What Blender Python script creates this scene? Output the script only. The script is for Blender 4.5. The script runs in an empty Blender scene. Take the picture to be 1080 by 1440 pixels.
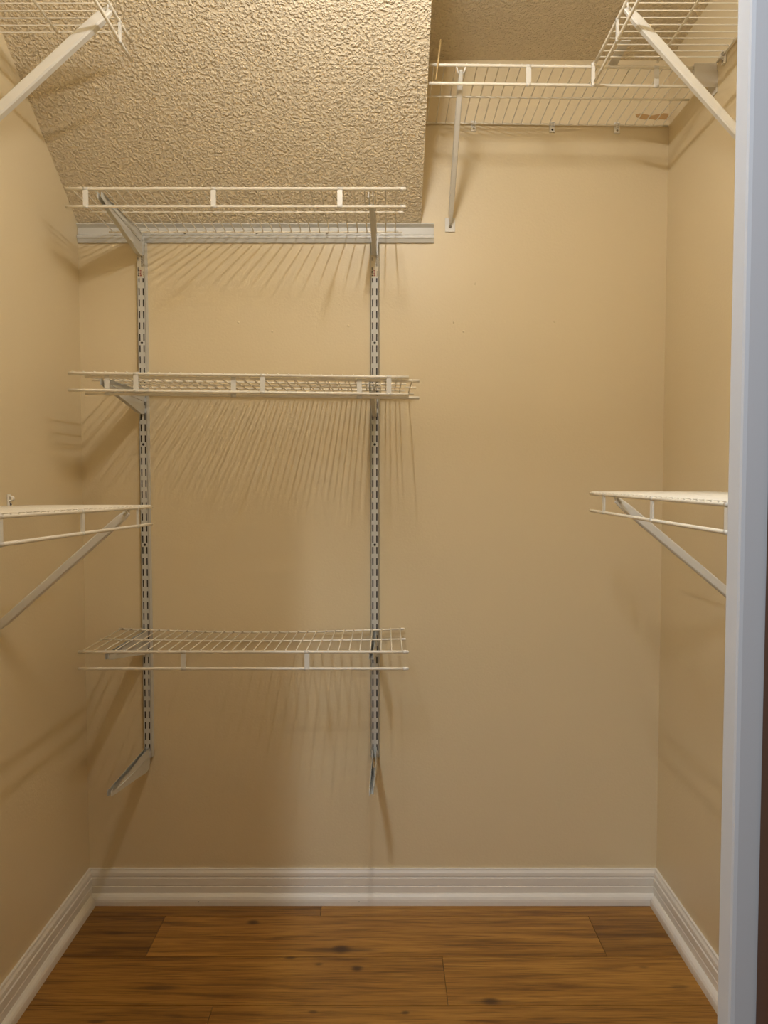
import bpy, bmesh, math, random
from mathutils import Vector, Matrix
random.seed(7)
C = bpy.context.scene.collection
PI = math.pi

# ------------------------------------------------------------------ camera, light, exposure
D, H, PITCH, F = 2.17, 1.235, math.atan(49/1072), 1072.0
cd = bpy.data.cameras.new('camera')
cam = bpy.data.objects.new('camera', cd); C.objects.link(cam)
cam.location = (0, -D, H)
cam.rotation_euler = (PI/2 - PITCH, 0, 0)
cd.sensor_fit = 'VERTICAL'; cd.sensor_height = 24.0
cd.lens = 24.0 * F / 1440.0
cd.clip_start = 0.01
bpy.context.scene.camera = cam

w = bpy.data.worlds.new('world'); bpy.context.scene.world = w
w.use_nodes = True
w.node_tree.nodes['Background'].inputs[0].default_value = (1.0, 0.90, 0.80, 1)
w.node_tree.nodes['Background'].inputs[1].default_value = 0.20

TUBE_WATTS = 14.5
BULB_COLOR = (1.0, 1.0, 1.03, 1)
TUBE_X, TUBE_Y0, TUBE_Y1, TUBE_Z, TUBE_R = 0.01, -0.82, -1.34, 2.315, 0.008

ld = bpy.data.lights.new('bedroom_light', 'AREA')
ld.shape = 'RECTANGLE'; ld.size = 0.05; ld.size_y = 0.5; ld.energy = 23.0; ld.color = (0.74, 0.85, 1.0)
lo = bpy.data.objects.new('bedroom_light', ld); C.objects.link(lo)
lo.location = (-0.415, -2.32, 2.60)
lo.rotation_euler = (Vector((0.1, -0.2, 0.5)) - lo.location).to_track_quat('-Z', 'Y').to_euler()

vs = bpy.context.scene.view_settings
vs.view_transform = 'Standard'; vs.look = 'None'; vs.gamma = 1.0; vs.use_curve_mapping = False
vs.exposure = 0.0

# ------------------------------------------------------------------ materials
def lin(c):
    return tuple(((v/255)/12.92 if v/255 <= 0.04045 else ((v/255+0.055)/1.055)**2.4) for v in c) + (1,)

def mat(name, rgb, rough=0.5, metal=0.0, spec=0.5, bump=None, detail=3.0, vary=0.0):
    """principled; bump=(scale, strength, distance)"""
    m = bpy.data.materials.new(name); m.use_nodes = True
    nt = m.node_tree; b = nt.nodes['Principled BSDF']
    b.inputs['Base Color'].default_value = lin(rgb)
    b.inputs['Roughness'].default_value = rough
    b.inputs['Metallic'].default_value = metal
    b.inputs['Specular IOR Level'].default_value = spec
    tc = nt.nodes.new('ShaderNodeTexCoord')
    n = nt.nodes.new('ShaderNodeTexNoise')
    n.inputs['Scale'].default_value = bump[0] if bump else 60
    n.inputs['Detail'].default_value = detail
    nt.links.new(tc.outputs['Object'], n.inputs['Vector'])
    if bump:
        bp = nt.nodes.new('ShaderNodeBump')
        bp.inputs['Strength'].default_value = bump[1]
        bp.inputs['Distance'].default_value = bump[2]
        nt.links.new(n.outputs['Fac'], bp.inputs['Height'])
        nt.links.new(bp.outputs['Normal'], b.inputs['Normal'])
    if vary:
        n2 = nt.nodes.new('ShaderNodeTexNoise'); n2.inputs['Scale'].default_value = 2.3
        nt.links.new(tc.outputs['Object'], n2.inputs['Vector'])
        mx = nt.nodes.new('ShaderNodeMix'); mx.data_type = 'RGBA'
        c = lin(rgb)
        mx.inputs[6].default_value = tuple(v*(1-vary) for v in c[:3]) + (1,)
        mx.inputs[7].default_value = tuple(min(1, v*(1+vary)) for v in c[:3]) + (1,)
        nt.links.new(n2.outputs['Fac'], mx.inputs[0])
        nt.links.new(mx.outputs[2], b.inputs['Base Color'])
    return m

M_WALL = mat('wall_paint', (227, 209, 170), 0.42, bump=(150, 0.30, 0.0015), vary=0.03)
M_BASE = mat('baseboard_paint', (236, 230, 218), 0.38, bump=(40, 0.05, 0.001))
M_JAMB = mat('jamb_paint', (225, 224, 222), 0.45, bump=(60, 0.08, 0.001))
M_WIRE = mat('white_vinyl_wire', (240, 232, 212), 0.35)
M_STRAP = mat('white_steel', (226, 222, 210), 0.38, bump=(25, 0.04, 0.001))
M_STEEL = mat('grey_white_enamel', (208, 206, 197), 0.40, bump=(90, 0.05, 0.0005))
M_CAP = mat('white_plastic', (245, 240, 228), 0.4)
M_DARK = mat('dark_hole_slot_shade', (40, 32, 22), 0.6)
M_SCREW = mat('zinc_screw', (150, 140, 120), 0.35, metal=0.8)
M_PLATE = mat('grey_plastic', (218, 212, 200), 0.45)
M_STICK = mat('beige_wood', (205, 175, 120), 0.6, bump=(80, 0.1, 0.001))
M_SCAR = mat('torn_paper_brown', (186, 148, 96), 0.9, bump=(120, 0.4, 0.002), vary=0.15)
M_INK = mat('black_ink', (45, 38, 32), 0.6)
M_RED = mat('red_ink', (150, 45, 30), 0.6)
M_LABEL = mat('sticker_paper', (215, 205, 180), 0.6)
M_BROWN = mat('brown_stained_door', (96, 58, 26), 0.5, bump=(30, 0.15, 0.001), vary=0.2)

def popcorn(name, rgb):
    m = bpy.data.materials.new(name); m.use_nodes = True
    nt = m.node_tree; b = nt.nodes['Principled BSDF']
    b.inputs['Base Color'].default_value = lin(rgb); b.inputs['Roughness'].default_value = 0.8
    tc = nt.nodes.new('ShaderNodeTexCoord')
    n = nt.nodes.new('ShaderNodeTexNoise'); n.inputs['Scale'].default_value = 150
    n.inputs['Detail'].default_value = 2.5; n.inputs['Distortion'].default_value = 0.15
    r = nt.nodes.new('ShaderNodeValToRGB')
    r.color_ramp.elements[0].position = 0.36; r.color_ramp.elements[1].position = 0.80
    r.color_ramp.interpolation = 'EASE'
    bp = nt.nodes.new('ShaderNodeBump'); bp.inputs['Strength'].default_value = 0.95
    bp.inputs['Distance'].default_value = 0.005
    nt.links.new(tc.outputs['Object'], n.inputs['Vector'])
    nt.links.new(n.outputs['Fac'], r.inputs[0])
    nt.links.new(r.outputs[0], bp.inputs['Height'])
    nt.links.new(bp.outputs['Normal'], b.inputs['Normal'])
    return m
M_POP = popcorn('popcorn_plaster', (238, 222, 190))

def emit(name, color, s):
    m = bpy.data.materials.new(name); m.use_nodes = True
    nt = m.node_tree; nt.nodes.clear()
    e = nt.nodes.new('ShaderNodeEmission'); o = nt.nodes.new('ShaderNodeOutputMaterial')
    e.inputs[0].default_value = color; e.inputs[1].default_value = s
    nt.links.new(e.outputs[0], o.inputs[0]); return m

def floor_mat():
    m = bpy.data.materials.new('oak_laminate'); m.use_nodes = True
    nt = m.node_tree; L = nt.links; N = nt.nodes.new
    b = nt.nodes['Principled BSDF']; b.inputs['Roughness'].default_value = 0.38
    tc = N('ShaderNodeTexCoord')
    at = N('ShaderNodeAttribute'); at.attribute_name = 'tone'
    # shift the grain per plank
    sc = N('ShaderNodeVectorMath'); sc.operation = 'SCALE'; L.new(at.outputs['Color'], sc.inputs[0]); sc.inputs['Scale'].default_value = 7.0
    ad = N('ShaderNodeVectorMath'); ad.operation = 'ADD'; L.new(tc.outputs['Object'], ad.inputs[0]); L.new(sc.outputs[0], ad.inputs[1])
    mp = N('ShaderNodeMapping'); mp.inputs['Scale'].default_value = (1.9, 30, 1); L.new(ad.outputs[0], mp.inputs['Vector'])
    g = N('ShaderNodeTexNoise'); g.inputs['Scale'].default_value = 1.4; g.inputs['Detail'].default_value = 6; g.inputs['Roughness'].default_value = 0.65; g.inputs['Distortion'].default_value = 0.5
    L.new(mp.outputs[0], g.inputs['Vector'])
    mp2 = N('ShaderNodeMapping'); mp2.inputs['Scale'].default_value = (6, 240, 1); L.new(ad.outputs[0], mp2.inputs['Vector'])
    g2 = N('ShaderNodeTexNoise'); g2.inputs['Scale'].default_value = 1.5; g2.inputs['Detail'].default_value = 4; L.new(mp2.outputs[0], g2.inputs['Vector'])
    r = N('ShaderNodeValToRGB'); e = r.color_ramp.elements
    e[0].position = 0.30; e[0].color = lin((112, 72, 24)); e[1].position = 0.72; e[1].color = lin((196, 146, 68))
    x = r.color_ramp.elements.new(0.5); x.color = lin((166, 118, 48))
    L.new(g.outputs['Fac'], r.inputs[0])
    mul = N('ShaderNodeMix'); mul.data_type = 'RGBA'; mul.blend_type = 'MULTIPLY'; mul.inputs[0].default_value = 0.8
    r2 = N('ShaderNodeValToRGB'); r2.color_ramp.elements[0].position = 0.33; r2.color_ramp.elements[0].color = (0.42, 0.36, 0.30, 1); r2.color_ramp.elements[1].position = 0.5; r2.color_ramp.elements[1].color = (1, 1, 1, 1)
    L.new(g2.outputs['Fac'], r2.inputs[0]); L.new(r.outputs[0], mul.inputs[6]); L.new(r2.outputs[0], mul.inputs[7])
    tn = N('ShaderNodeMix'); tn.data_type = 'RGBA'; tn.blend_type = 'MULTIPLY'; tn.inputs[0].default_value = 1.0
    r3 = N('ShaderNodeValToRGB'); r3.color_ramp.elements[0].color = (0.62, 0.58, 0.52, 1); r3.color_ramp.elements[1].color = (1.06, 1.04, 1.0, 1)
    L.new(at.outputs['Fac'], r3.inputs[0]); L.new(mul.outputs[2], tn.inputs[6]); L.new(r3.outputs[0], tn.inputs[7])
    out = tn.outputs[2]
    # knots: the dark eyes of the wood
    for kx, ky, sx, sy, k in KNOTS:
        s = N('ShaderNodeVectorMath'); s.operation = 'SUBTRACT'; s.inputs[1].default_value = (kx, ky, 0); L.new(tc.outputs['Object'], s.inputs[0])
        q = N('ShaderNodeVectorMath'); q.operation = 'MULTIPLY'; q.inputs[1].default_value = (1/sx, 1/sy, 0); L.new(s.outputs[0], q.inputs[0])
        nn = N('ShaderNodeTexNoise'); nn.inputs['Scale'].default_value = 60; L.new(mp.outputs[0], nn.inputs['Vector'])
        ln = N('ShaderNodeVectorMath'); ln.operation = 'LENGTH'; L.new(q.outputs[0], ln.inputs[0])
        a = N('ShaderNodeMath'); a.operation = 'MULTIPLY_ADD'; L.new(g2.outputs['Fac'], a.inputs[0]); a.inputs[1].default_value = 0.9; a.inputs[2].default_value = -0.45
        a2 = N('ShaderNodeMath'); a2.operation = 'ADD'; L.new(ln.outputs['Value'], a2.inputs[0]); L.new(a.outputs[0], a2.inputs[1])
        mr = N('ShaderNodeMapRange'); mr.interpolation_type = 'SMOOTHSTEP'
        mr.inputs['From Min'].default_value = 0.2; mr.inputs['From Max'].default_value = 1.0
        mr.inputs['To Min'].default_value = k; mr.inputs['To Max'].default_value = 0
        L.new(a2.outputs[0], mr.inputs['Value'])
        mk = N('ShaderNodeMix'); mk.data_type = 'RGBA'; L.new(mr.outputs[0], mk.inputs[0]); L.new(out, mk.inputs[6]); mk.inputs[7].default_value = lin((58, 34, 18))
        out = mk.outputs[2]
    L.new(out, b.inputs['Base Color'])
    bp = N('ShaderNodeBump'); bp.inputs['Strength'].default_value = 0.12; bp.inputs['Distance'].default_value = 0.001
    L.new(g2.outputs['Fac'], bp.inputs['Height']); L.new(bp.outputs[0], b.inputs['Normal'])
    return m

def fl(px, py):
    """floor point seen at a photo pixel"""
    a = math.atan((py-720)/F) + PITCH
    dy = H/math.tan(a)
    fw = dy*math.cos(PITCH) + H*math.sin(PITCH)
    return ((px-540)*fw/F, dy-D)
KNOTS = []
for px, py, sx, sy, k in [(480,1335,.034,.026,.9),(478,1336,.14,.016,.6),(502,1362,.022,.017,.85),(560,1358,.09,.006,.45),
                          (356,1297,.024,.016,.85),(690,1408,.030,.020,.8),(690,1409,.11,.010,.5),(408,1347,.022,.010,.7),
                          (448,1356,.018,.009,.7),(225,1388,.07,.014,.5),(570,1424,.014,.008,.7),(440,1423,.014,.008,.6),
                          (640,1330,.05,.006,.4),(160,1313,.04,.010,.5),(850,1362,.06,.010,.4),(955,1388,.03,.014,.45),
                          (135,1437,.03,.008,.7),(905,1360,.02,.008,.45),(315,1385,.12,.004,.5),(640,1359,.10,.006,.4)]:
    x, y = fl(px, py); KNOTS.append((x, y, sx, sy, k))

# ------------------------------------------------------------------ mesh helpers
def tube(bm, pts, r, seg=10, cap=True):
    pts = [Vector(p) for p in pts]
    rings = []
    up = None
    for i, p in enumerate(pts):
        if i == 0: d = pts[1]-p
        elif i == len(pts)-1: d = p-pts[i-1]
        else: d = (pts[i+1]-p).normalized() + (p-pts[i-1]).normalized()
        d.normalize()
        if up is None:
            up = Vector((0, 0, 1)) if abs(d.z) < 0.9 else Vector((0, 1, 0))
        a = d.cross(up).normalized(); bb = a.cross(d).normalized(); up = bb
        rings.append([bm.verts.new(p + a*r*math.cos(2*PI*k/seg) + bb*r*math.sin(2*PI*k/seg)) for k in range(seg)])
    for i in range(len(rings)-1):
        for k in range(seg):
            f = bm.faces.new((rings[i][k], rings[i][(k+1) % seg], rings[i+1][(k+1) % seg], rings[i+1][k])); f.smooth = True
    if cap:
        bm.faces.new(list(reversed(rings[0]))); bm.faces.new(rings[-1])

def box8(bm, P):
    v = [bm.verts.new(p) for p in P]
    for f in ((0,3,2,1),(4,5,6,7),(0,1,5,4),(1,2,6,5),(2,3,7,6),(3,0,4,7)):
        bm.faces.new([v[i] for i in f])

def box(bm, x0, x1, y0, y1, z0, z1):
    box8(bm, [(x0,y0,z0),(x1,y0,z0),(x1,y1,z0),(x0,y1,z0),(x0,y0,z1),(x1,y0,z1),(x1,y1,z1),(x0,y1,z1)])

def boxM(bm, M, u0, u1, v0, v1, w0, w1):
    box8(bm, [M(u0,v0,w0),M(u1,v0,w0),M(u1,v1,w0),M(u0,v1,w0),M(u0,v0,w1),M(u1,v0,w1),M(u1,v1,w1),M(u0,v1,w1)])

def prism(bm, poly, A, B):
    """poly: list of 2D; A, B map a 2D point to the two ends"""
    a = [bm.verts.new(A(*p)) for p in poly]; b = [bm.verts.new(B(*p)) for p in poly]
    n = len(poly)
    bm.faces.new(a); bm.faces.new(list(reversed(b)))
    for i in range(n):
        bm.faces.new((a[i], b[i], b[(i+1) % n], a[(i+1) % n]))

def sphere(bm, c, r, seg=16, sx=1, sy=1, sz=1):
    m = Matrix.Translation(c) @ Matrix.Diagonal((sx, sy, sz, 1))
    g = bmesh.ops.create_uvsphere(bm, u_segments=seg, v_segments=seg//2+1, radius=r, matrix=m)
    for v in g['verts']:
        for f in v.link_faces: f.smooth = True

def obj(name, bm, m, parent=None, loc=None, bevel=0):
    org = Vector((0, 0, 0))
    p = parent
    while p is not None: org += p.location; p = p.parent
    if parent is None and loc is not None: org = Vector(loc)
    bmesh.ops.recalc_face_normals(bm, faces=bm.faces)
    if bevel:
        es = [e for e in bm.edges if len(e.link_faces) == 2 and e.calc_face_angle() > 0.6]
        bmesh.ops.bevel(bm, geom=es, offset=bevel, segments=2, affect='EDGES', profile=0.6)
    bmesh.ops.translate(bm, verts=bm.verts, vec=-org)
    me = bpy.data.meshes.new(name); bm.to_mesh(me); bm.free()
    me.materials.append(m)
    o = bpy.data.objects.new(name, me); C.objects.link(o)
    if parent is not None: o.parent = parent
    elif loc is not None: o.location = loc
    return o

def thing(name, label, cat, loc, group=None):
    o = bpy.data.objects.new(name, None); C.objects.link(o)
    o.location = loc; o.empty_display_size = 0.05
    o['label'] = label; o['category'] = cat
    if group: o['group'] = group
    return o
def tag(o, label, cat, group=None):
    o['label'] = label; o['category'] = cat
    if group: o['group'] = group
    return o
def struct(name, bm, m, parent=None, bevel=0):
    o = obj(name, bm, m, parent, bevel=bevel)
    if parent is None: o['kind'] = 'structure'
    return o
BM = bmesh.new

# ------------------------------------------------------------------ the room
XL, XR, ZC, YF = -0.858, 0.793, 2.39, -1.38
YO = YF - 0.10
T = 0.10
bm = BM(); box(bm, XL-T, XR+T, 0, T, -0.05, ZC+T); wall_back = struct('wall_back', bm, M_WALL)
bm = BM(); box(bm, XL-T, XL, YO, 0, -0.05, ZC+T); struct('wall_left', bm, M_WALL)
bm = BM(); box(bm, XR, XR+T, YO, 0, -0.05, ZC+T); struct('wall_right', bm, M_WALL)
DOX0, DOX1, DOZ = -0.363, 0.3102, 2.0
bm = BM()
box(bm, XL, DOX0-0.05, YO, YF, -0.05, ZC)
box(bm, DOX1+0.05, XR, YO, YF, -0.05, ZC)
box(bm, DOX0-0.05, DOX1+0.05, YO, YF, DOZ+0.04, ZC)
struct('wall_front', bm, M_WALL)
bm = BM(); box(bm, XL-T, XR+T, YO, T, ZC, ZC+T); struct('ceiling', bm, M_POP)
# sloped underside of the stair
bm = BM()
prism(bm, [(0, 1.944), (-0.637, ZC), (0, ZC)], lambda y, z: (XL, y, z), lambda y, z: (0.1035, y, z))
struct('ceiling_soffit', bm, M_POP)

# floor: one mesh, a quad per plank with its own tone
bm = BM()
lay = bm.faces.layers.int.new('k')
tones = {}
rows = [-0.077 - 0.1815*i for i in range(-1, 16)]
fixed = {0: [-0.18], 1: [-0.615, 0.575], 2: [0.15], 3: [-0.40]}
tone_fixed = {(1, 0): 0.15, (1, 1): 0.80, (1, 2): 0.25, (0, 0): 0.25, (0, 1): 0.75, (2, 0): 0.60, (2, 1): 0.75, (3, 0): 0.35, (3, 1): 0.6}
tl = []
for i in range(len(rows)-1):
    y1, y0 = rows[i], rows[i+1]
    cuts = fixed.get(i, [random.uniform(-0.8, 0.1), random.uniform(0.2, 0.9)])
    xs = [-1.05] + cuts + [1.0]
    for j in range(len(xs)-1):
        g = 0.0006
        v = [bm.verts.new(p) for p in ((xs[j]+g, y0+g, 0), (xs[j+1]-g, y0+g, 0), (xs[j+1]-g, y1-g, 0), (xs[j]+g, y1-g, 0))]
        u = [bm.verts.new((q.co.x, q.co.y, -0.012)) for q in v]
        t = tone_fixed.get((i, j), random.random())
        bm.faces.new(v); tl.append(t)
        for k in range(4):
            bm.faces.new((v[k], u[k], u[(k+1) % 4], v[(k+1) % 4])); tl.append(0.0)
nf = len(bm.faces)
box(bm, -1.05, 1.0, rows[-1], 0.1, -0.05, -0.011); tl += [0.0]*6
me = bpy.data.meshes.new('floor'); bm.to_mesh(me); bm.free()
ca = me.attributes.new('tone', 'FLOAT_COLOR', 'FACE')
for k, t in enumerate(tl): ca.data[k].color = (t, (t*7.31) % 1, (t*3.77) % 1, 1)
# Fac of a colour attribute is its grey value: keep the tone there as well
for k, t in enumerate(tl): ca.data[k].color = (t, t, t, 1)
me.materials.append(floor_mat())
fo = bpy.data.objects.new('floor', me); C.objects.link(fo); fo['kind'] = 'structure'

# baseboards (profile: out from the wall, up) and their shoe mouldings
PB = [(0,0),(.0125,0),(.0125,.049),(.0105,.0505),(.0105,.0525),(.0125,.054),(.0125,.0735),(.0095,.0755),(.0095,.078),(.011,.080),(.010,.088),(.0065,.094),(.0055,.099),(0,.0995)]
PS = [(.0125,0),(.0265,0),(.0265,.011),(.0255,.018),(.0225,.024),(.0175,.0285),(.0125,.030)]
def base(name, side):
    for part, P, m in (('b', PB, M_BASE), ('s', PS, M_BASE)):
        bm = BM()
        if side == 'back':
            e = (lambda o: o) if part == 'b' else (lambda o: 0.0127)
            prism(bm, P, lambda o, z: (XL+e(o), -o, z), lambda o, z: (XR-e(o), -o, z))
        elif side == 'left':
            prism(bm, P, lambda o, z: (XL+o, -(o if part == 'b' else 0.0272)-0.0006, z), lambda o, z: (XL+o, YF, z))
        else:
            prism(bm, P, lambda o, z: (XR-o, -(o if part == 'b' else 0.0272)-0.0006, z), lambda o, z: (XR-o, YF, z))
        if part == 'b': root = struct(name, bm, m)
        else: obj('shoe_moulding', bm, m, root)
    return root
bb = base('baseboard_back', 'back'); base('baseboard_left', 'left'); base('baseboard_right', 'right')
# nail holes in the back shoe moulding
for px, py in ((280, 1263), (505, 1266)):
    x = (px-540)*2.2/F
    bm = BM(); sphere(bm, (x, -0.0262, 0.012), 0.0016, 8, 1, .6, 1); obj('nail_hole', bm, M_DARK, bb)

# door frame, and the brown door that stands open against it
bm = BM(); box(bm, DOX1, DOX1+0.10, YO-0.028, YO, 0, DOZ+0.09); struct('trim_1', bm, M_JAMB, bevel=0.004)
bm = BM(); box(bm, DOX0-0.10, DOX0, YO-0.028, YO, 0, DOZ+0.09); struct('trim_2', bm, M_JAMB, bevel=0.004)
bm = BM(); box(bm, DOX0, DOX1, YO-0.028, YO, DOZ, DOZ+0.09); struct('trim_3', bm, M_JAMB, bevel=0.004)
bm = BM(); box(bm, DOX1+0.0215, DOX1+0.0215+0.035, YO-0.030-0.62, YO-0.030, 0.008, DOZ-0.01); struct('door_1', bm, M_BROWN, bevel=0.002)

# torn paint on the back wall above the shelf's rear rail
bm = BM()
top = [(.700,2.243),(.715,2.246),(.728,2.243),(.745,2.240),(.760,2.243),(.778,2.246),(.7915,2.245)]
bot = [(.7915,2.232),(.782,2.229),(.770,2.231),(.757,2.228),(.742,2.231),(.728,2.229),(.712,2.232),(.703,2.236)]
prism(bm, top+bot, lambda x, z: (x, -0.0012, z), lambda x, z: (x, 0.0, z))
obj('torn_paint_patch', bm, M_SCAR, wall_back)
# small dents and plugs left in the paint
for px, py in ((638,453),(652,466),(780,452),(668,399),(335,453),(383,466),(490,458)):
    a = math.atan((720-py)/F) - PITCH
    z = H + D*math.tan(a); fw = D*math.cos(PITCH) - (z-H)*math.sin(PITCH); x = (px-540)*fw/F
    bm = BM(); sphere(bm, (x, 0, z), 0.003, 10, 1, .5, 1.2); obj('filled_nail_hole', bm, M_WALL, wall_back)

# ------------------------------------------------------------------ ceiling strip light (above the frame; it lights the closet)
lamp = thing('strip_light', 'fluorescent strip light on the closet ceiling, running from front to back', 'ceiling light', (TUBE_X, (TUBE_Y0+TUBE_Y1)/2, ZC))
bm = BM(); box(bm, TUBE_X-0.045, TUBE_X+0.045, TUBE_Y1-0.03, TUBE_Y0+0.03, ZC-0.050, ZC); obj('housing', bm, M_CAP, lamp, bevel=0.004)
for y in (TUBE_Y0+0.009, TUBE_Y1-0.009):
    bm = BM(); box(bm, TUBE_X-0.012, TUBE_X+0.012, y-0.006, y+0.006, TUBE_Z-0.016, ZC-0.048); obj('lamp_holder', bm, M_CAP, lamp)
bm = BM(); tube(bm, [(TUBE_X, TUBE_Y0, TUBE_Z), (TUBE_X, TUBE_Y1, TUBE_Z)], TUBE_R, 16); obj('light_tube', bm, emit('tube_glow', BULB_COLOR, 12.0), lamp)

# the light the tube gives, spread along it
NL = 8
for k in range(NL):
    pl = bpy.data.lights.new('tube_light', 'POINT'); pl.energy = TUBE_WATTS/NL; pl.color = BULB_COLOR[:3]; pl.shadow_soft_size = TUBE_R
    po = bpy.data.objects.new('tube_light', pl); C.objects.link(po)
    po.location = (TUBE_X, TUBE_Y0 + (TUBE_Y1-TUBE_Y0)*(k+0.5)/NL, TUBE_Z-2*TUBE_R-0.003)

# ------------------------------------------------------------------ wire shelves
def shelf(label, M, L, wires, spacers, base_loc, depth=0.305, lip=0.041, group=None, rear=0.006, caps=(), front_off=0.0,
          sag=lambda u, v: 0.0, mid=None, wire_h=0.0041, rear_u=None):
    """M(u along, v out from the wall, w up) -> world"""
    S = lambda u, v, w: M(u, v, w + sag(u, v))
    t = thing('wire_shelf', label, 'wire shelf', base_loc, group)
    n = 16
    def rail(name, v, w, r, u0=0, u1=L):
        bm = BM(); tube(bm, [S(u0+(u1-u0)*i/n, v, w) for i in range(n+1)], r, 10); return obj(name, bm, M_WIRE, t)
    fr = rail('front_rail', depth, 0, 0.0036)
    lr = rail('lip_rail', depth, -lip, 0.0035)
    mv = depth*0.5 if mid is None else mid
    u0, u1 = rear_u if rear_u else (0.0, L)
    mr = rail('middle_rail', mv, 0.0005, 0.0024, u0+0.002, u1-0.002)
    br = rail('back_rail', rear, 0.0, 0.0026, u0+0.002, u1-0.002)
    bm = BM()
    for u in wires:
        r = 0.0015
        h = wire_h
        tube(bm, [S(u, rear+0.001, -0.001), S(u, rear+0.004, h), S(u, mv, h), S(u, depth-0.001, h), S(u, depth+0.003, 0.0025)], r, 6)
    obj('wire_deck', bm, M_WIRE, t)
    for u in spacers:
        bm = BM()
        boxM(bm, S, u-0.006, u+0.006, depth-0.0012, depth+0.0022, -lip+0.001, -0.001)
        tube(bm, [S(u-0.006, depth, 0), S(u+0.006, depth, 0)], 0.0040, 12)
        tube(bm, [S(u-0.006, depth, -lip), S(u+0.006, depth, -lip)], 0.0040, 12)
        obj('lip_spacer', bm, M_STRAP, t)
    for rl, v, w, r in ((fr, depth, 0, .0042), (lr, depth, -lip, .0042), (mr, mv, 0.0005, .0032), (br, rear, 0, .0034)):
        for e in caps:
            ue = (L if v == depth else u1-0.002) if e else (0 if v == depth else u0+0.002)
            s = 1 if e else -1
            bm = BM(); tube(bm, [S(ue-s*0.008, v, w), S(ue+s*0.0015, v, w)], r, 12)
            sphere(bm, Vector(S(ue+s*0.0015, v, w)), r*0.98, 12); obj('end_cap', bm, M_CAP, rl)
    return t

def frange(a, step, lo, hi):
    k0 = math.ceil((lo-a)/step); out = []
    k = k0
    while a + k*step <= hi: out.append(a+k*step); k += 1
    return out

WP = 0.0262
# --- back wall tower
def backmap(x0, zl, slope=0.0, dy=0.0, tiltv=0.0):
    return lambda u, v, w: (x0+u, -v-dy, zl + slope*u + tiltv*v + w)
G = 'wire shelves on the slotted uprights'
x0 = -0.765
shelf('white wire shelf topmost of the slotted uprights, just under the sloped ceiling', backmap(x0, 1.914, 0, 0.015, 0.045), 0.813,
      frange(0.796, WP, 0.004, 0.81), [-0.717-x0, -0.41-x0, -0.106-x0], (x0, -0.015, 1.914), depth=0.290, caps=(1,), lip=0.042)
# two stacked shelves in the middle: the upper one in front
x0 = -0.765
shelf('upper of the two overlapped white wire shelves, shifted to the left', backmap(x0, 1.4870, -0.0125, 0.020, 0.0), 0.825,
      frange(0.010, WP, 0.004, 0.822), [-0.601-x0, -0.294-x0, 0.012-x0], (x0, -0.02, 1.4870), depth=0.290, lip=0.041, caps=())
x0 = -0.727
shelf('lower of the two overlapped white wire shelves, sticking out to the right', backmap(x0, 1.4792, -0.0125, 0.016, 0.0), 0.813,
      frange(0.010, WP, 0.004, 0.81), [-0.674-x0, -0.366-x0, -0.060-x0], (x0, -0.016, 1.4792), depth=0.286, lip=0.041, caps=(), wire_h=0.0024)
x0 = -0.755
shelf('lowest white wire shelf on the slotted uprights, sagging at its rear, above empty brackets', backmap(x0, 0.8045, 0.0, 0.017, 0.0), 0.811,
      frange(0.800, WP, 0.004, 0.80), [-0.495-x0, -0.190-x0], (x0, -0.017, 0.8045), depth=0.290, lip=0.042, caps=(1,),
      sag=lambda u, v: -0.010*math.sin(PI*min(1, max(0, u/0.811)))*(1-v/0.290))

# --- hang track
trk = thing('hang_track', 'long grey metal rail across the back wall under the sloped ceiling', 'rail', (XL, 0, 1.89))
P = [(0,1.9415),(-.0135,1.9415),(-.0140,1.9390),(-.0050,1.9320),(-.0045,1.9135),(-.0085,1.9115),(-.0115,1.9085),(-.0115,1.9030),(-.0085,1.9000),(-.0050,1.8900),(0,1.8900)]
bm = BM(); prism(bm, P, lambda y, z: (XL+0.001, y, z), lambda y, z: (0.139, y, z)); obj('track_profile', bm, M_STEEL, trk)
for px in (260, 361, 460):
    x = (px-540)*2.13/F
    bm = BM(); sphere(bm, (x, -0.0052, 1.9185), 0.0042, 12, 1, .6, 1); s = obj('screw', bm, M_SCREW, trk)

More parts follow.
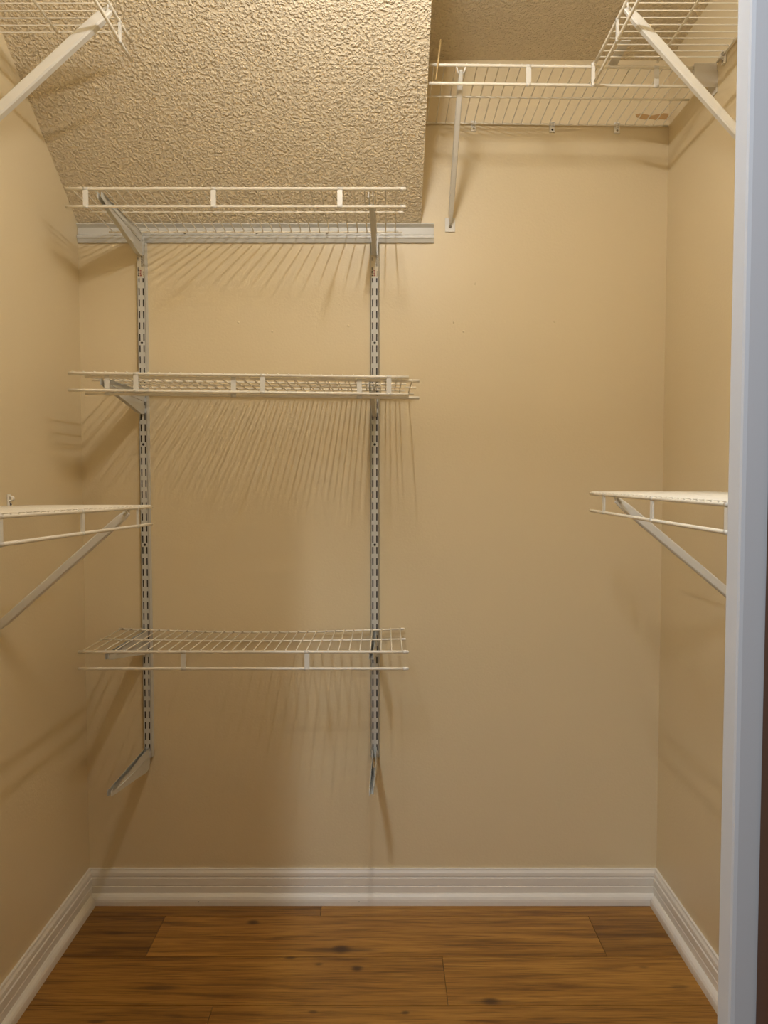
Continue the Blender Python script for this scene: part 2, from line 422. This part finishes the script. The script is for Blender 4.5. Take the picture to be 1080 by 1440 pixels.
# --- slotted uprights
PITCHZ, HOLE = 0.0315, 1.327
def upright(x, label):
    zb, zt = 0.430, 1.907
    t = thing('slotted_upright', label, 'shelf upright', (x, 0, zb), 'slotted uprights on the back wall')
    bm = BM()
    yf, th = -0.0158, 0.0010
    cols = [-.011, -.0075, -.0039, .0039, .0075, .011]
    zs = [zb]
    for k in range(-28, 15):
        zc = HOLE + (k+0.5)*PITCHZ
        hh = 0.0098 if k < 14 else 0.006
        if zc-hh < zb+0.004: continue
        zs += [zc-hh, zc+hh]
    # a bracket's two slots stay visible above the sticker
    zs.append(zt)
    for i in range(len(zs)-1):
        slot = (i % 2 == 1)
        for j in range(5):
            if slot and j in (1, 3): continue
            box(bm, x+cols[j], x+cols[j+1], yf, yf+th, zs[i], zs[i+1])
    bmesh.ops.remove_doubles(bm, verts=bm.verts, dist=1e-6)
    zk = 1.8885
    for s in (-1, 1):
        box8(bm, [(x+s*.0110, yf, zb), (x+s*.0143, -0.0002, zb), (x+s*.0131, -0.0002, zb), (x+s*.0099, yf, zb),
                  (x+s*.0110, yf, zk), (x+s*.0143, -0.0002, zk), (x+s*.0131, -0.0002, zk), (x+s*.0099, yf, zk)])
    obj('channel', bm, M_STEEL, t)
    bm = BM(); box(bm, x-.0094, x+.0094, -0.0120, -0.0108, zb+0.002, 1.885); obj('slot_shade_strip', bm, M_DARK, t)  # dark strip behind the slots; its colour stands in for the channel's inner shade
    for z in (1.6105, 1.327, 1.0435):
        bm = BM(); tube(bm, [(x, yf+0.0006, z), (x, yf-0.0006, z)], 0.0036, 14); obj('screw', bm, M_DARK, t)
    # printed sticker: columns of fine illegible print with a red mark
    bm = BM(); box(bm, x-.0104, x+.0104, yf-0.0004, yf, 1.793, 1.853); st = obj('sticker', bm, M_LABEL, t)
    rnd = random.Random(int(1000*(x+2)))
    bm = BM()
    yp = yf-0.0006
    z = 1.795
    while z < 1.818:
        h = rnd.uniform(.0018, .0034); box(bm, x-.0092+rnd.uniform(0, .001), x-.0052, yp, yf-0.0004, z, z+h); z += h+0.0011
    z = 1.838
    while z < 1.847:
        h = rnd.uniform(.001, .002); box(bm, x-.0085, x-.0060, yp, yf-0.0004, z, z+h); z += h+.001
    for cx in (.0010, .0042, .0072):
        z = 1.822
        while z < 1.851:
            h = rnd.uniform(.0012, .003); box(bm, x+cx, x+cx+.0016, yp, yf-0.0004, z, z+h); z += h+.0010
    z = 1.795
    while z < 1.808:
        h = rnd.uniform(.001, .002); box(bm, x+.0058, x+.0074, yp, yf-0.0004, z, z+h); z += h+.0016
    obj('fine_print', bm, M_INK, st)
    bm = BM()
    for k in range(5):
        z = 1.795+k*.0034; box(bm, x-.0032+(k % 2)*.001, x+.0022-(k % 3)*.0008, yp, yf-0.0004, z, z+.0024)
    obj('red_logo_mark', bm, M_RED, st)
    return t
XA, XB = -0.678, -0.026
upright(XA, 'left slotted grey upright on the back wall, near the left corner')
upright(XB, 'right slotted grey upright, standing nearer the middle of the back wall')

# --- brackets
def bracket(x, zt, label, yaw=-0.020, length=0.290, hgt=0.060, drop=0.0):
    """U channel open upwards; zt = its top edge at the wall"""
    y0 = -0.0175
    t = thing('shelf_bracket', label, 'shelf bracket', (x, y0, zt-hgt), 'steel brackets on the slotted uprights')
    def P(v, s, z): return (x + s + yaw*v, y0 - v, zt + z - drop*v/length)
    def ztop(v):
        return 0.0
    # outline of one side plate, notches for the rails included
    def bot(v):
        q = v/length
        return -hgt*(1-q)**1.15*0.86 - 0.0155 + 0.0 if q > 0.03 else -hgt
    top = []
    for a in (0.012, 0.150, 0.2, length-0.022):
        top += [(a-0.004, 0.0), (a-0.003, -0.0065), (a+0.003, -0.0065), (a+0.004, 0.0)]
    top += [(length-0.010, 0.002), (length-0.003, 0.001), (length, -0.004), (length, -0.0130)]
    bt = [(length*k/10, bot(length*k/10)) for k in range(9, -1, -1)]
    poly = [(0.0, 0.0)] + top + bt
    bm = BM()
    for s in (-0.0055, 0.0043):
        prism(bm, poly, lambda v, z: P(v, s, z), lambda v, z: P(v, s+0.0012, z))
    bmesh.ops.triangulate(bm, faces=[f for f in bm.faces if len(f.verts) > 4])
    obj('side_plates', bm, M_STEEL, t)
    bm = BM()
    full = bt + []
    for i in range(len(bt)-1):
        (va, za), (vb, zb) = bt[i], bt[i+1]
        box8(bm, [P(va, -.0055, za-0.0012), P(va, .0055, za-0.0012), P(vb, .0055, zb-0.0012), P(vb, -.0055, zb-0.0012),
                  P(va, -.0055, za), P(va, .0055, za), P(vb, .0055, zb), P(vb, -.0055, zb)])
    obj('folded_bottom', bm, M_STEEL, t)
    # pressed stiffening rib on both faces
    bm = BM()
    for s in (-0.0058, 0.0058):
        tube(bm, [P(0.02, s, -0.026), P(0.12, s, -0.020), P(0.24, s, -0.011)], 0.0012, 8)
    obj('pressed_rib', bm, M_STEEL, t)
    bm = BM()
    for s in (-.0056, .0044):
        for z in (-0.012, -0.0435):
            box(bm, x+s, x+s+.0012, y0-0.001, y0+0.005, zt+z-.006, zt+z+.006)
    obj('slot_tab', bm, M_STEEL, t)
    return t
bracket(XA, 1.9115, 'bracket under the left end of the topmost tower shelf, in front of the grey rail', drop=-0.0075)
bracket(XB, 1.9115, 'bracket under the right end of the topmost tower shelf, in front of the grey rail', drop=-0.0075)
bracket(XA, 1.4735, 'bracket under the left end of the two overlapped shelves')
bracket(XB, 1.4660, 'bracket under the right end of the two overlapped shelves')
bracket(XA, 0.7985, 'bracket under the left end of the lowest tower shelf')
bracket(XB, 0.7985, 'bracket under the right end of the lowest tower shelf')
bracket(XA, 0.4620, 'empty bracket carrying no shelf, at the foot of the left upright', drop=0.008)
bracket(XB, 0.4620, 'empty bracket carrying no shelf, at the foot of the right upright', drop=0.008)

# --- shelf high on the back wall, right of the soffit
M_BT = backmap(0.107, 2.2175, -0.0125, 0.0)
back_top = shelf('high white wire shelf along the back wall, right of the sloped ceiling', M_BT, 0.632,
      frange(0.012, 0.0262, 0.006, 0.672), [0.345-0.107, 0.650-0.107], (0.107, 0, 2.2175), depth=0.305, lip=0.043,
      rear=0.0065, rear_u=(0.0, 0.684), caps=())

# --- side shelves; u runs towards the camera
def leftmap(y0, z, slope): return lambda u, v, w: (XL+v, y0-u, z+slope*u+w)
def rightmap(y0, z, slope): return lambda u, v, w: (XR-v, y0-u, z+slope*u+w)
def yl(px, X, extra=0.0): return abs(X)*F/abs(px-540)
shelf('white wire shelf on the left wall at mid height, below a small screw clip', leftmap(-0.335, 1.163, 0.020), 0.93,
      frange(0.012, 0.0254, 0.004, 0.925), [0.105, 0.422, 0.727], (XL, -0.335, 1.163), depth=0.298, lip=0.041)
shelf('white wire shelf on the right wall at mid height, ending behind the white door frame', rightmap(-0.362, 1.196, 0.0), 0.90,
      frange(0.012, 0.0254, 0.004, 0.895), [0.112, 0.417, 0.722], (XR, -0.362, 1.196), depth=0.303, lip=0.040)
shelf('white wire shelf high on the left wall, in the top left corner', leftmap(-0.435, 2.198, 0.0), 0.83,
      frange(0.030, 0.0254, 0.02, 0.825), [0.075, 0.380, 0.685], (XL, -0.435, 2.198), depth=0.298, lip=0.040, rear_u=(0.03, 0.83))
right_top = shelf('white wire shelf high on the right wall, in the top right corner', rightmap(-0.320, 2.214, 0.0), 0.95,
      frange(0.018, 0.0254, 0.012, 0.945), [0.172, 0.477, 0.782], (XR, -0.320, 2.214), depth=0.293, lip=0.043)

# --- diagonal braces
def brace(label, top, foot, wall, wid=0.016, plate=True):
    """top: under the front rail; foot: on the wall. wall = outward normal of the wall"""
    top, foot, n = Vector(top), Vector(foot), Vector(wall)
    t = thing('shelf_brace', label, 'shelf brace', foot, 'diagonal braces under the wall shelves')
    side = n.cross(Vector((0, 0, 1))).normalized()
    a, b = top, foot + n*0.008
    d = (b-a).normalized(); pr = side.cross(d).normalized()
    bm = BM()
    sec = [(-.5,-.30),(-.36,-.42),(.36,-.42),(.5,-.30),(.5,.30),(.36,.42),(-.36,.42),(-.5,.30)]
    rings = []
    stations = [(0.0, .70, .55), (0.05, .95, .8), (0.10, 1, 1), (0.90, 1, 1), (0.96, 1.0, .75), (1.0, .85, .35)]
    for f, sw, st in stations:
        c = a.lerp(b, f)
        rings.append([bm.verts.new(c + pr*(p*wid*sw) + side*(q*wid*st)) for p, q in sec])
    for i in range(len(rings)-1):
        for k in range(8): bm.faces.new((rings[i][k], rings[i][(k+1) % 8], rings[i+1][(k+1) % 8], rings[i+1][k]))
    bm.faces.new(rings[0]); bm.faces.new(rings[-1])
    obj('strut', bm, M_STRAP, t)
    bm = BM()
    hk = [a + Vector((0,0,0.002)) - n*0.006, a + Vector((0,0,0.006)) + n*0.002]
    for s in (-1, 1):
        tube(bm, [a + d*0.010 + side*(s*0.004), a + side*(s*0.009) + Vector((0, 0, 0.001)), a + side*(s*0.011) + Vector((0,0,0.010))], 0.0022, 8)
    obj('hook_head', bm, M_STRAP, t)
    bm = BM()
    q = lambda s, z, o: foot + side*s + Vector((0, 0, z)) + n*o
    box8(bm, [q(-.014,-.024,.0005), q(.014,-.024,.0005), q(.014,-.024,.003), q(-.014,-.024,.003), q(-.014,.014,.0005), q(.014,.014,.0005), q(.014,.014,.003), q(-.014,.014,.003)])
    fp = obj('foot_plate', bm, M_STRAP, t, bevel=0.0006)
    bm = BM(); sphere(bm, q(0, -.010, .003), 0.0042, 12); obj('screw', bm, M_SCREW, fp)
    return t
brace('grey white brace on the back wall, below the high shelf beside the soffit', (0.184, -0.303, 2.205), (0.185, 0, 1.945), (0, -1, 0), 0.0165)
brace('brace under the mid height shelf of the left wall', (-0.562, -0.500, 1.158), (XL, -0.500, 0.905), (1, 0, 0), 0.0185)
brace('brace under the mid height shelf of the right wall, partly behind the door frame', (0.494, -0.552, 1.187), (XR, -0.552, 0.945), (-1, 0, 0), 0.0185)
brace('brace under the high shelf in the top left corner', (-0.562, -0.565, 2.190), (XL, -0.565, 1.935), (1, 0, 0), 0.023)
brace('brace under the high shelf in the top right corner', (0.502, -0.545, 2.205), (XR, -0.545, 1.900), (-1, 0, 0), 0.0185)

# --- small fixings of the high shelves
def clip(label, p, n, hook=False, screw=True):
    p, n = Vector(p), Vector(n); side = n.cross(Vector((0, 0, 1)))
    t = thing('wall_clip', label, 'wall clip', p, 'shelf clips screwed to the walls')
    q = lambda s, z, o: p + side*s + Vector((0, 0, z)) + n*o
    bm = BM()
    box8(bm, [q(-.0075,-.020,.0003), q(.0075,-.020,.0003), q(.0075,-.020,.006), q(-.0075,-.020,.006), q(-.0075,.010,.0003), q(.0075,.010,.0003), q(.0075,.010,.0026), q(-.0075,.010,.0026)])
    obj('clip_body', bm, M_CAP, t, bevel=0.0012)
    bm = BM()
    pts = [q(0, .0, .0065) + (n*math.cos(a) + Vector((0,0,1))*math.sin(a))*0.0052 for a in [k*PI/6-PI*0.75 for k in range(9)]]
    for s in (-.004, 0, .004): tube(bm, [x + side*s for x in pts], 0.0016, 6)
    obj('clip_jaw', bm, M_CAP, t)
    if screw:
        bm = BM(); sphere(bm, q(0, -.0135, .0050), 0.0030, 10, 1, 1, 1); obj('screw', bm, M_DARK if hook else M_SCREW, t)
    return t
def zb(x): return 2.2175 - 0.0125*(x-0.107)
for px, lab, hk in ((665.6, 'small white clip on the back rail of the high shelf, nearest the brace', False),
                    (776, 'small clip with a dark screw on the back rail of the high shelf', True),
                    (867, 'small white clip on the back rail of the high shelf, nearest the right corner', False)):
    x = (px-540)*2.125/F
    clip(lab, (x, 0, zb(x)), (0, -1, 0), hk)
clip('clip holding the high right wall shelf, next to the grey end plate', (XR, -0.352, 2.214), (-1, 0, 0))
# leftover clip on the left wall above the shelf
c = clip('small screw clip on the left wall, just above the mid height shelf', (XL, -0.430, 1.186), (1, 0, 0), True)

# end plate that carries the high back shelf at the right wall
t = thing('end_plate', 'grey white end plate where the high shelf meets the right wall', 'bracket', (XR, -0.309, 2.16))
bm = BM()
box(bm, 0.7375, 0.7905, -0.3135, -0.3115, 2.162, 2.2165)
box(bm, 0.7375, 0.7395, -0.3115, -0.298, 2.162, 2.2165)
obj('front_face', bm, M_PLATE, t, bevel=0.0005)
bm = BM(); box(bm, 0.7905, XR-0.0003, -0.3135, -0.262, 2.150, 2.200); obj('wall_flange', bm, M_PLATE, t)
# connector between the two high shelves
t = thing('shelf_connector', 'white clip joining the front lips of the two high shelves', 'clip', (0.5, -0.315, 2.17))
bm = BM()
box(bm, 0.4935, 0.5015, -0.3130, -0.3090, 2.166, 2.2150)
tube(bm, [(0.4935, -0.3100, 2.2150), (0.5015, -0.3100, 2.2150)], 0.0052, 12)
tube(bm, [(0.4935, -0.3105, 2.1690), (0.5015, -0.3105, 2.1690)], 0.0052, 12)
obj('clip_body', bm, M_CAP, t)
bm = BM(); sphere(bm, (0.500, -0.3195, 2.2150), 0.0050, 12); obj('end_cap', bm, M_CAP, t)
# grey strip lying over both high shelves
bm = BM()
sp = [(-0.400, 2.2208), (-0.300, 2.2200), (-0.290, 2.2200)]
for i in range(2):
    (ya, za), (yb, z2) = sp[i], sp[i+1]
    box8(bm, [(0.536, ya, za), (0.558, ya, za), (0.558, yb, z2), (0.536, yb, z2), (0.536, ya, za+.0015), (0.558, ya, za+.0015), (0.558, yb, z2+.0015), (0.536, yb, z2+.0015)])
tag(obj('plastic_strip', bm, M_PLATE, loc=(0.547, -0.345, 2.2208)), 'small grey strip lying across the two high shelves in the top right', 'strip')
# beige stick standing on the lip rail by the soffit
bm = BM(); tube(bm, [(0.1235, -0.3125, 2.1790), (0.1345, -0.3125, 2.272)], 0.0020, 8)
tag(obj('thin_stick', bm, M_STICK, loc=(0.1235, -0.3125, 2.179)), 'thin beige stick standing upright on the high shelf lip beside the soffit', 'stick')
